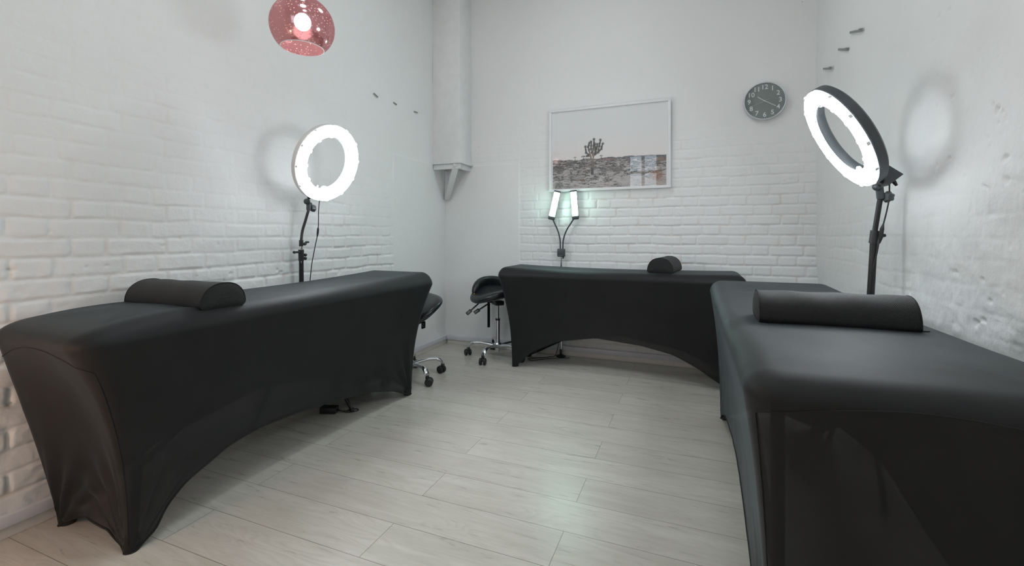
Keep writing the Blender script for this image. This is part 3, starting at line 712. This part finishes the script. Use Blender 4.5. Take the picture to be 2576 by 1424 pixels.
# ------------------------------------------------------------------ framed print
px0, px1, pz0, pz1 = -1.212, -.155, 1.491, 2.239; yf = YB - .040
T = thing('framed_picture', 'large white framed desert photograph hanging on the back wall', 'picture', ((px0 + px1) / 2, YB - .02, pz0))
bm = NB(); fw = .022
for c, s in ((((px0 + px1) / 2, yf + .014, pz1 - fw / 2), (px1 - px0, .028, fw)), (((px0 + px1) / 2, yf + .014, pz0 + fw / 2), (px1 - px0, .028, fw)),
             ((px0 + fw / 2, yf + .014, (pz0 + pz1) / 2), (fw, .0275, pz1 - pz0 - 2 * fw)), ((px1 - fw / 2, yf + .014, (pz0 + pz1) / 2), (fw, .0275, pz1 - pz0 - 2 * fw))): box(bm, c, s, .0012)
obj('frame', bm, 'frame_white', T)
def make_print():
    nx, nz = 420, 300; xs = np.linspace(px0 + fw - .002, px1 - fw + .002, nx); zz = np.linspace(pz0 + fw - .002, pz1 - fw + .002, nz)
    X, Z = np.meshgrid(xs, zz); col = np.zeros((*X.shape, 3))
    sky = np.array([.78, .80, .81]); pk = np.array([.80, .765, .765])
    f = sm((2.1 - Z) / .35)[..., None]; col[:] = sky * (1 - f) + pk * f
    hz = 1.779 + (X + 1.17) * -.012 + .012 * fbm(X, X * 0, 14, 70, 4) + .008 * sm((X + .75) / .5)
    dep = np.clip((hz - Z) / .27, 0, 1)                 # 0 horizon .. 1 near
    g = Z < hz
    n1 = fbm(X, Z * 2.2, 30, 71, 4); n2 = fbm(X, Z * 1.6, 110, 72, 3); n3 = fbm(X, Z * 3.5, 16, 73, 4)
    sand = np.array([.47, .44, .435])[None, None] * (1 + .25 * n2[..., None] + .15 * n1[..., None])
    dark = np.array([.085, .085, .085]); veg = sm((fbm(X, Z * 4, 34, 74, 4) * 1.1 + .46 - .60 * dep) / .28)
    veg = np.maximum(veg, sm((.10 - dep) / .08) * sm((n1 + .35) / .3)) * (0.45 + .55 * sm((n2 + .2) / .4))
    gc = sand * (1 - veg[..., None]) + dark * veg[..., None]
    ms = sm((X + .70) / .12) * sm((.10 - dep) / .04) * sm(1 - abs(X + .35) / .5)   # blue hills right of the tree
    gc = gc * (1 - .7 * ms[..., None]) + np.array([.12, .14, .18]) * .7 * ms[..., None]
    rng = np.random.default_rng(5)
    def bush(cx, cz, rx, rz, c, den=.9, grain=170):
        nonlocal gc
        d = ((X - cx) / rx) ** 2 + ((Z - cz) / rz) ** 2; m = sm((1.25 - d + .9 * fbm(X, Z, grain, int(abs(cx) * 900) % 97, 2)) / .8) * den * (.35 + .65 * sm((fbm(X, Z, grain * .8, 77, 2) + .35) / .4))
        gc = gc * (1 - m[..., None]) + np.array(c) * m[..., None]
    for k in range(70):
        dd = rng.random() ** 1.3 * .75; cx = rng.uniform(-1.17, -.2); bush(cx, 1.778 - .27 * dd, .010 + .022 * dd, .004 + .010 * dd, (.10, .10, .095) if rng.random() < .6 else (.52, .50, .50), .8)
    for cx, cz, rx, rz, c in ((-1.12, 1.545, .045, .032, (.13, .145, .135)), (-1.03, 1.525, .04, .018, (.22, .235, .225)), (-.935, 1.61, .05, .028, (.30, .28, .27)), (-.90, 1.585, .03, .014, (.16, .10, .08)),
                              (-.73, 1.585, .035, .022, (.60, .60, .62)), (-.70, 1.58, .028, .016, (.15, .13, .12)), (-.70, 1.665, .05, .026, (.17, .17, .175)), (-.60, 1.67, .055, .032, (.19, .17, .17)), (-.78, 1.66, .03, .02, (.45, .44, .45)),
                              (-.91, 1.735, .045, .016, (.10, .09, .09)), (-1.02, 1.74, .05, .02, (.12, .12, .12)), (-.5, 1.57, .13, .045, (.52, .49, .48)), (-.35, 1.55, .10, .035, (.45, .38, .36)), (-.27, 1.60, .06, .05, (.33, .17, .12)), (-.23, 1.54, .06, .03, (.42, .33, .30)),
                              (-.22, 1.735, .05, .022, (.26, .17, .14)), (-.25, 1.70, .035, .008, (.13, .07, .06)), (-.66, 1.76, .05, .015, (.28, .17, .17)), (-.84, 1.705, .03, .012, (.24, .18, .16)), (-1.13, 1.70, .06, .028, (.11, .12, .12))):
        bush(cx, cz, rx, rz, c)
    col[g] = gc[g]
    # the tree
    def seg(a, b, r0, r1, c, col):
        ax, az = a; bx, bz = b; dx, dz = bx - ax, bz - az; t = np.clip(((X - ax) * dx + (Z - az) * dz) / (dx * dx + dz * dz), 0, 1)
        d = np.hypot(X - ax - t * dx, Z - az - t * dz); m = sm((r0 + (r1 - r0) * t - d) / .0025 + .5)[..., None]; return col * (1 - m) + np.array(c) * m
    def tuft(p, r, col):
        d = np.hypot(X - p[0], Z - p[1]); th = np.arctan2(Z - p[1], X - p[0]); m = (sm((r * (.72 + .28 * np.sin(th * 9 + p[0] * 300)) - d) / .003 + .5) * .92)[..., None]; return col * (1 - m) + np.array((.075, .08, .08)) * m
    tr, br_ = (.085, .085, .10), (.26, .20, .17)
    B = (-.815, 1.642); F = (-.812, 1.755)
    col = seg(B, F, .013, .009, tr, col); col = seg((-.814, 1.70), F, .009, .009, (.20, .16, .15), col)
    arms = [((-.812, 1.755), (-.835, 1.80), (-.868, 1.83), (-.878, 1.885)), ((-.812, 1.755), (-.80, 1.80), (-.765, 1.825), (-.735, 1.855), (-.722, 1.90)), ((-.825, 1.79), (-.84, 1.835), (-.850, 1.88), (-.842, 1.915)),
            ((-.805, 1.79), (-.808, 1.84), (-.802, 1.89), (-.798, 1.945)), ((-.79, 1.81), (-.775, 1.86), (-.768, 1.90)), ((-.81, 1.80), (-.825, 1.86), (-.822, 1.925)), ((-.765, 1.825), (-.752, 1.88), (-.740, 1.935)), ((-.80, 1.80), (-.785, 1.85), (-.792, 1.90)), ((-.835, 1.80), (-.862, 1.80))]
    for ar in arms:
        for i, (p, q) in enumerate(zip(ar, ar[1:])): col = seg(p, q, .0065, .0055, br_ if i == 0 else (.13, .115, .11), col)
    for ar in arms:
        for i, (p, q) in enumerate(zip(ar, ar[1:])):
            if i == 0 and len(ar) > 3: continue
            for t in (.45, 1.0): col = tuft((p[0] + (q[0] - p[0]) * t + rng.uniform(-.004, .004), p[1] + (q[1] - p[1]) * t), .0125 if t < 1 else .015, col)
    for (cx, s) in ((-.895, .5), (-.735, .33), (-.97, .3)):    # small distant trees
        col = seg((cx, 1.765), (cx, 1.785), .004 * s + .001, .003, (.15, .12, .12), col)
        for k in range(5): col = tuft((cx + (k - 2) * .014 * s, 1.79 + .01 * s + .012 * s * (k % 2)), .014 * s, col)
    mat_ = (X < -1.178) | (X > -.190) | (Z < 1.514)
    col[mat_] = (.80, .805, .81)
    me = bpy.data.meshes.new('print'); idx = np.arange(nx * nz).reshape(nz, nx)
    F_ = np.stack([idx[:-1, :-1], idx[:-1, 1:], idx[1:, 1:], idx[1:, :-1]], -1).reshape(-1, 4)
    off = T.location; P = np.stack([X - off.x, 0 * X + yf + .011 - off.y, Z - off.z], -1).reshape(-1, 3)
    me.from_pydata(P.tolist(), [], F_.tolist()); at = me.color_attributes.new('ink', 'FLOAT_COLOR', 'POINT')
    at.data.foreach_set('color', np.concatenate([np.clip(col, 0, 1), np.ones((*X.shape, 1))], -1).astype(np.float32).ravel())
    me.materials.append(M['print']); o = bpy.data.objects.new('print', me); C.objects.link(o); o.parent = T
make_print()
bm = NB(); box(bm, ((px0 + px1) / 2, yf + .0065, (pz0 + pz1) / 2), (px1 - px0 - .04, .0015, pz1 - pz0 - .04)); obj('glass', bm, 'glass', T, 0)
bm = NB(); box(bm, ((px0 + px1) / 2, yf + .018, (pz0 + pz1) / 2), (px1 - px0 - .03, .008, pz1 - pz0 - .03)); obj('backing_board', bm, 'frame_white', T, 0)

# ------------------------------------------------------------------ clock
cc = Vector((.532, YB - .012, 2.137)); R = .146
T = thing('wall_clock', 'round grey wall clock with silver rim hanging on the back wall', 'clock', tuple(cc - Vector((0, 0, R))))
ax = (0, -1, 0)
bm = NB(); lathe(bm, [(0, 0), (R - .006, 0), (R, .006), (R, .030), (R - .003, .034), (R - .007, .033), (R - .0085, .022), (0, .022)], cc, ax, 96); obj('rim', bm, 'clock_rim', T)
bm = NB(); lathe(bm, [(0, .0225), (R - .0088, .0225), (R - .0088, .024), (0, .024)], cc, ax, 96); face = obj('dial', bm, 'clock_face', T)
for k in range(1, 13):
    t = math.radians(90 - 30 * k); rr = .107
    obj('numeral', text_mesh('n', str(k), .050, (cc.x + rr * math.cos(t), cc.y - .0245, cc.z + rr * math.sin(t)), RX, None, None, .0003), 'clock_ink', face, 0)
bm = NB()
for k in range(60):
    t = 2 * PI * k / 60; lathe(bm, [(0, .0241), (.0019 if k % 5 == 0 else .0009, .0241), (.0019 if k % 5 == 0 else .0009, .0246), (0, .0246)], cc + Vector((math.cos(t), 0, math.sin(t))) * .130, ax, 8)
obj('minute_dots', bm, 'clock_ink', face, 0)
def hand(name, deg, l, tail, w, y):
    t = math.radians(90 - deg); d = Vector((math.cos(t), 0, math.sin(t))); c = cc + d * (l - tail) / 2; c.y = cc.y - y
    bm = NB(); box(bm, c, (l + tail, .0012, w), rot=Matrix.Rotation(-t, 3, 'Y')); obj(name, bm, 'clock_ink', T, 0)
hand('hour_hand', 306, .060, .0, .0045, .0262); hand('minute_hand', 121, .090, .0, .0040, .0275); hand('second_hand', 247, .090, .034, .0010, .0288)
bm = NB(); lathe(bm, [(0, .0245), (.004, .0245), (.004, .030), (0, .030)], cc, ax, 16); obj('hub', bm, 'clock_ink', T)
bm = NB(); lathe(bm, [(0, .0335), (R * .5, .0333), (R - .007, .0318), (R - .007, .031), (0, .0325)], cc, ax, 96); obj('glass', bm, 'glass', T)

# ------------------------------------------------------------------ pendant
pc = Vector((-1.80, 1.70, 2.137)); Rg = .150
T = thing('pendant_lamp', 'pink mirrored bubble glass globe pendant hanging above the left table', 'lamp', tuple(pc))
prof = []
for k in range(0, 33):
    t = math.radians(14 + (138.5 - 14) * k / 32); prof.append((Rg * math.sin(t), Rg * math.cos(t) * .97))
inner = [(r - .0035, h * .985) for r, h in prof[::-1]]
bm = NB(); lathe(bm, prof + inner, pc, n=96, close=True); obj('glass_globe', bm, 'pink_glass', T)
bm = NB(); tube(bm, [pc + Vector((prof[-1][0] * math.cos(2 * PI * k / 72), prof[-1][0] * math.sin(2 * PI * k / 72), prof[-1][1])) for k in range(73)], .0022, 8, False); obj('glass_rim', bm, 'clip', T, 1.2)
bm = NB(); lathe(bm, [(0, .19), (.02, .19), (.042, .165), (.045, .135), (.02, .12), (.02, .06), (0, .06)], pc, n=32); obj('lamp_holder', bm, 'chrome', T)
bm = NB(); sph(bm, pc + Vector((0, 0, .022)), .040, (1, 1, 1.05), 14); obj('bulb', bm, 'bulb', T)
bm = NB(); tube(bm, [pc + Vector((0, 0, .18)), (pc.x, pc.y, ZC - .03)], .003, 8); obj('cord', bm, 'cable', T)
bm = NB(); lathe(bm, [(0, -.03), (.045, -.03), (.05, 0), (0, 0)], (pc.x, pc.y, ZC), n=32); obj('ceiling_cup', bm, 'chrome', T)

# ------------------------------------------------------------------ saddle stools
def stool(label, c, base_ang, back_ang, seat_z, tilt=0., rad=.275, levers=True, post=True, seat_tilt_ang=0., off=(0, 0)):
    cx, cy = c; T = thing('saddle_stool', label, 'stool', (cx, cy, 0), 'black saddle stools on chrome bases')
    Cc = Vector((cx, cy, 0))
    def W(x, y, z):       # x = forward, away from the backrest
        ca, sa = math.cos(back_ang + PI), math.sin(back_ang + PI); return Cc + Vector((x * ca - y * sa, x * sa + y * ca, z))
    bm = NB(); lathe(bm, [(0, .055), (.022, .055), (.024, .06), (.024, .10), (.034, .105), (.036, .118), (.030, .130), (.023, .132), (0, .132)], Cc, n=32); obj('base_hub', bm, 'aluminium', T)
    for k in range(5):
        t = base_ang + 2 * PI * k / 5; d = Vector((math.cos(t), math.sin(t), 0)); s = Vector((-d.y, d.x, 0)); bm = NB(); rings = []
        for f, z, w, h in ((.02, .098, .020, .018), (.08, .114, .018, .015), (.15, .124, .0165, .013), (.21, .122, .0175, .013), (rad - .022, .108, .020, .016), (rad - .002, .084, .019, .016), (rad + .002, .066, .016, .014)):
            p = Cc + d * f + Vector((0, 0, z)); rings.append([bm.verts.new(p + s * w * math.cos(2 * PI * q / 14) + Vector((0, 0, h * math.sin(2 * PI * q / 14)))) for q in range(14)])
        for a, b in zip(rings, rings[1:]):
            for q in range(14): bm.faces.new((a[q], a[(q + 1) % 14], b[(q + 1) % 14], b[q]))
        bm.faces.new(rings[0]); bm.faces.new(rings[-1]); ar = obj('base_arm', bm, 'aluminium', T)
        bm = NB(); tube(bm, [Cc + d * rad + Vector((0, 0, .075)), Cc + d * rad + Vector((0, 0, .055))], .014, 14)
        sw = t + (.9, 2.2, -1.0, .3, 1.6)[k]; wd = Vector((math.cos(sw), math.sin(sw), 0)); wa = Vector((-wd.y, wd.x, 0)); wc = Cc + d * rad + wd * .014
        R_ = Matrix((wd, wa, Vector((0, 0, 1)))).transposed(); box(bm, wc + Vector((0, 0, .044)), (.046, .022, .030), .010, rot=R_)
        cs = obj('caster', bm, 'rubber', T)
        for sg in (-1, 1):
            bm = NB(); lathe(bm, [(0, -.011), (.023, -.011), (.029, -.006), (.030, 0), (.029, .006), (.023, .011), (0, .011)], wc + wa * sg * .018 + Vector((0, 0, .030)), wa, 28); obj('wheel', bm, 'rubber', cs)
    bm = NB(); tube(bm, [Cc + Vector((0, 0, .05)), Cc + Vector((0, 0, .335))], .0200, 24); obj('column_sleeve', bm, 'chrome', T)
    bm = NB(); tube(bm, [Cc + Vector((0, 0, .330)), Cc + Vector((0, 0, .345))], .021, 24); obj('column_collar', bm, 'rubber', T)
    bm = NB(); tube(bm, [Cc + Vector((0, 0, .34)), Cc + Vector((0, 0, seat_z - .085))], .0125, 20)
    for z in (.375, .405, .435): tube(bm, [Cc + Vector((0, 0, z)), Cc + Vector((0, 0, z + .003))], .0132, 20)
    obj('gas_lift', bm, 'chrome', T)
    bm = NB(); box(bm, W(.0, 0, seat_z - .085), (.11, .08, .04), .008, rot=Matrix.Rotation(back_ang, 3, 'Z')); tube(bm, [W(-.05, -.06, seat_z - .082), W(-.05, .06, seat_z - .082)], .009, 12); obj('tilt_mechanism', bm, 'black_metal', T)
    # saddle
    n = 56; m = 18; bm = NB(); TM = Matrix.Rotation(tilt, 3, Vector((-math.sin(seat_tilt_ang), math.cos(seat_tilt_ang), 0)))
    def seatpt(r, t, under):
        ct, st = math.cos(t), math.sin(t); e = 2 / 2.3
        x = .187 * math.copysign(abs(ct) ** e, ct) * r; y = (.215 - .03 * ct) * math.copysign(abs(st) ** e, st) * r
        top = .036 * math.sqrt(max(0, 1 - r ** 7)) + .030 * (x / .175) ** 2 * (1 if x < 0 else .6) - .038 * (y / .215) ** 2 + .012
        z = top if not under else -.042 * math.sqrt(max(0, 1 - r ** 6)) + .030 * (x / .175) ** 2 * (1 if x < 0 else .6) - .038 * (y / .215) ** 2 + .012
        p = W(x, y, 0) - Cc; p.z = z; return Cc + TM @ p + Vector((off[0], off[1], seat_z - .012))
    rows = []
    for k in range(1, m + 1): rows.append([bm.verts.new(seatpt(math.sin(PI / 2 * k / m), 2 * PI * q / n, False)) for q in range(n)])
    for k in range(m - 1, 0, -1): rows.append([bm.verts.new(seatpt(math.sin(PI / 2 * k / m), 2 * PI * q / n, True)) for q in range(n)])
    for a, b in zip(rows, rows[1:]):
        for q in range(n): bm.faces.new((a[q], a[(q + 1) % n], b[(q + 1) % n], b[q]))
    bm.faces.new(rows[0]); bm.faces.new(rows[-1]); obj('seat', bm, 'leather', T, 1.2)
    # curved backrest
    bm = NB(); path, rs = [], []
    for k in range(29):
        f = k / 28 * 2 - 1; t = PI + f * 1.22; rr = .205
        path.append((rr * math.cos(t) * .95, rr * math.sin(t) * 1.02, seat_z + .088 - .078 * abs(f) ** 2.2, f))
    rings = []
    for x_, y_, z_, f in path:
        t = math.atan2(y_, x_); h = .048 * (1 - abs(f) ** 9) ** .5 + .004; w = .030 * (1 - abs(f) ** 10) ** .5 + .003
        rings.append([bm.verts.new(W(x_ + math.cos(t) * w * math.cos(2 * PI * q / 18), y_ + math.sin(t) * w * math.cos(2 * PI * q / 18), z_ + h * math.sin(2 * PI * q / 18) - .012 * math.cos(2 * PI * q / 18))) for q in range(18)])
    for a, b in zip(rings, rings[1:]):
        for q in range(18): bm.faces.new((a[q], a[(q + 1) % 18], b[(q + 1) % 18], b[q]))
    bm.faces.new(rings[0]); bm.faces.new(rings[-1]); bk = obj('backrest', bm, 'leather', T, 1.2)
    bm = NB(); e = path[0]; sph(bm, W(e[0] + .004, e[1] + .006, e[2] - .012), .006, n=6); e = path[-1]; sph(bm, W(e[0] + .004, e[1] - .006, e[2] - .012), .006, n=6); obj('screw', bm, 'gold', bk)
    bm = NB(); box(bm, W(-.205, 0, seat_z - .165), (.010, .026, .36), .002, rot=Matrix.Rotation(back_ang, 3, 'Z')); box(bm, W(-.13, 0, seat_z - .078), (.16, .03, .012), .003, rot=Matrix.Rotation(back_ang, 3, 'Z')); obj('backrest_bar', bm, 'black_metal', T)
    if levers:
        for (ox, oy, oz), (ex, ey, ez) in levers:
            a = Vector((cx + ox, cy + oy, oz)); b = Vector((cx + ex, cy + ey, ez)); d = (b - a).normalized(); bm = NB()
            tube(bm, [a, b], .007, 10); x_, y_, z_ = basis(d); fx = Vector((0, -1, .3)); fx = (fx - d * fx.dot(d)).normalized(); sx = d.cross(fx)
            RR = Matrix((sx, fx, d)).transposed(); box(bm, b + d * .022, (.034, .011, .056), .005, 3, rot=RR); lv = obj('lever', bm, 'black_plastic', T)
            bm = NB(); p = b + d * .024 + fx * .005; tube(bm, smooth_path([p - d * .016 + sx * .004, p - d * .006 - sx * .004, p + d * .004 + sx * .004, p + d * .014 - sx * .003], 4), .0012, 6); obj('lever_symbol', bm, 'lever_ink', lv)
    return T
stool('black leather saddle stool with chrome base left of the far table', (-1.615, 3.715), math.radians(50), math.radians(138), .572, rad=.27,
      levers=[((-.150, -.05, .492), (-.215, -.11, .420)), ((-.075, -.05, .478), (-.135, -.11, .430))], tilt=.10, seat_tilt_ang=math.radians(250), off=(-.015, -.02))
stool('black leather saddle stool half hidden behind the far end of the left table', (-2.015, 2.93), math.radians(-27), math.radians(172), .545, rad=.262,
      levers=[((.14, -.02, .50), (.165, -.06, .445))], tilt=.48, seat_tilt_ang=math.radians(-85), off=(.06, .02))

# ------------------------------------------------------------------ small fixings left in the walls
def strip(label, p0, p1, n, w, grp, two=True):
    p0, p1, n = Vector(p0), Vector(p1), Vector(n); d = p1 - p0; z_ = d.normalized(); s = n.cross(z_); RR = Matrix((s, n, z_)).transposed(); bm = NB()
    box(bm, (p0 + p1) / 2 + n * .001, (w, .006, d.length), .001, rot=RR)
    if two: box(bm, p1 + n * .004 - z_ * .01 + s * w * .7, (w * .5, .012, .03), .001, rot=RR)
    return tag(centre(obj('metal_strip', bm, 'steel', None, .6)), label, 'metal strip', grp)
for lb, a, b in (('highest metal strip fixed flat on the right wall', (XR - .01, 3.205, 2.292), (XR - .01, 3.01, 2.222)), ('middle metal strip fixed flat on the right wall', (XR - .01, 3.43, 2.278), (XR - .01, 3.25, 2.208)), ('lowest metal strip on the right wall, nearest the back corner', (XR - .01, 3.78, 2.275), (XR - .01, 3.59, 2.212))):
    strip(lb, a, b, (-1, 0, 0), .013, 'metal strips on the right wall')
for lb, a, b in (('short dark nail on the left wall, farthest from the corner column', (XL + .008, 2.885, 2.21), (XL + .008, 2.935, 2.193)), ('short nail on the left wall, middle one of the row of three', (XL + .006, 3.140, 2.207), (XL + .006, 3.185, 2.202)), ('short nail on the left wall nearest the corner column', (XL + .006, 3.44, 2.208), (XL + .006, 3.50, 2.212))):
    o = strip(lb, a, b, (1, 0, 0), .009, 'nails in the left wall', False); o.name = 'nail'; o['category'] = 'nail'

# ------------------------------------------------------------------ room lights
def area(name, loc, rot, size, power, col, shape='DISK', sy=None):
    l = bpy.data.lights.new(name, 'AREA'); l.shape = shape; l.size = size; l.energy = power; l.color = col
    if sy: l.size_y = sy
    o = bpy.data.objects.new(name, l); C.objects.link(o); o.location = loc; o.rotation_euler = rot; return o
for k, (x, y) in enumerate(((-.9, .9), (.05, .35), (-.75, 2.6))):
    T = thing('ceiling_light', ('round white ceiling light over the near left floor', 'round white ceiling light above the foreground right side', 'round white ceiling light over the middle of the floor')[k], 'lamp', (x, y, ZC - .06), 'round ceiling lights')
    bm = NB(); lathe(bm, [(0, .06), (.26, .06), (.27, .04), (.265, .015), (.25, .012), (0, .012)], (x, y, ZC - .06), n=48); obj('lamp_body', bm, 'white_plastic', T)
    bm = NB(); lathe(bm, [(0, -.02), (.12, -.018), (.22, -.006), (.25, .012), (0, .012)], (x, y, ZC - .06), n=48); obj('lamp_shade', bm, 'ceil_light', T)
    area('ceiling_glow', (x, y, ZC - .09), (0, 0, 0), .5, (12, 9, 9)[k], (.93, .98, 1))
area('daylight', ((WX0 + WX1) / 2, YF - .35, (WZ0 + WZ1) / 2 + .2), (math.radians(78), 0, 0), WX1 - WX0, 14, (.80, .90, 1), 'RECTANGLE', WZ1 - WZ0)
# warm floor lamp behind the camera at the left wall
T = thing('floor_lamp', 'low floor lamp with a warm glowing globe beside the left wall', 'lamp', (-2.0, -.15, 0))
bm = NB(); lathe(bm, [(0, 0), (.13, 0), (.13, .015), (.012, .025), (0, .025)], (-2.0, -.15, 0), n=32); tube(bm, [(-2.0, -.15, .02), (-2.0, -.15, .58)], .01, 12); obj('stand', bm, 'black_metal', T)
bm = NB(); sph(bm, (-2.0, -.15, .66), .09, n=16); obj('lamp_globe', bm, emis('warm_globe', (1, .58, .36), 55), T)
w = bpy.data.worlds.new('sky'); bpy.context.scene.world = w; w.use_nodes = True; nt = w.node_tree
sky = nt.nodes.new('ShaderNodeTexSky'); sky.sky_type = 'NISHITA'; sky.sun_disc = False; sky.sun_elevation = .6
bg = nt.nodes['Background']; nt.links.new(sky.outputs[0], bg.inputs[0]); bg.inputs[1].default_value = .18

# ------------------------------------------------------------------ camera
cam = bpy.data.cameras.new('camera'); co = bpy.data.objects.new('camera', cam); C.objects.link(co)
co.location = (0, 0, 1.1); co.rotation_euler = (PI / 2, 0, math.atan2(450, 1132)); cam.sensor_width = 36; cam.lens = 1132 / 2576 * 36
cam.shift_y = -122 / 2576; cam.clip_start = .02
sc = bpy.context.scene; sc.camera = co
sc.view_settings.view_transform = 'Standard'; sc.view_settings.look = 'None'; sc.view_settings.gamma = 1; sc.view_settings.use_curve_mapping = False
sc.view_settings.exposure = -.28
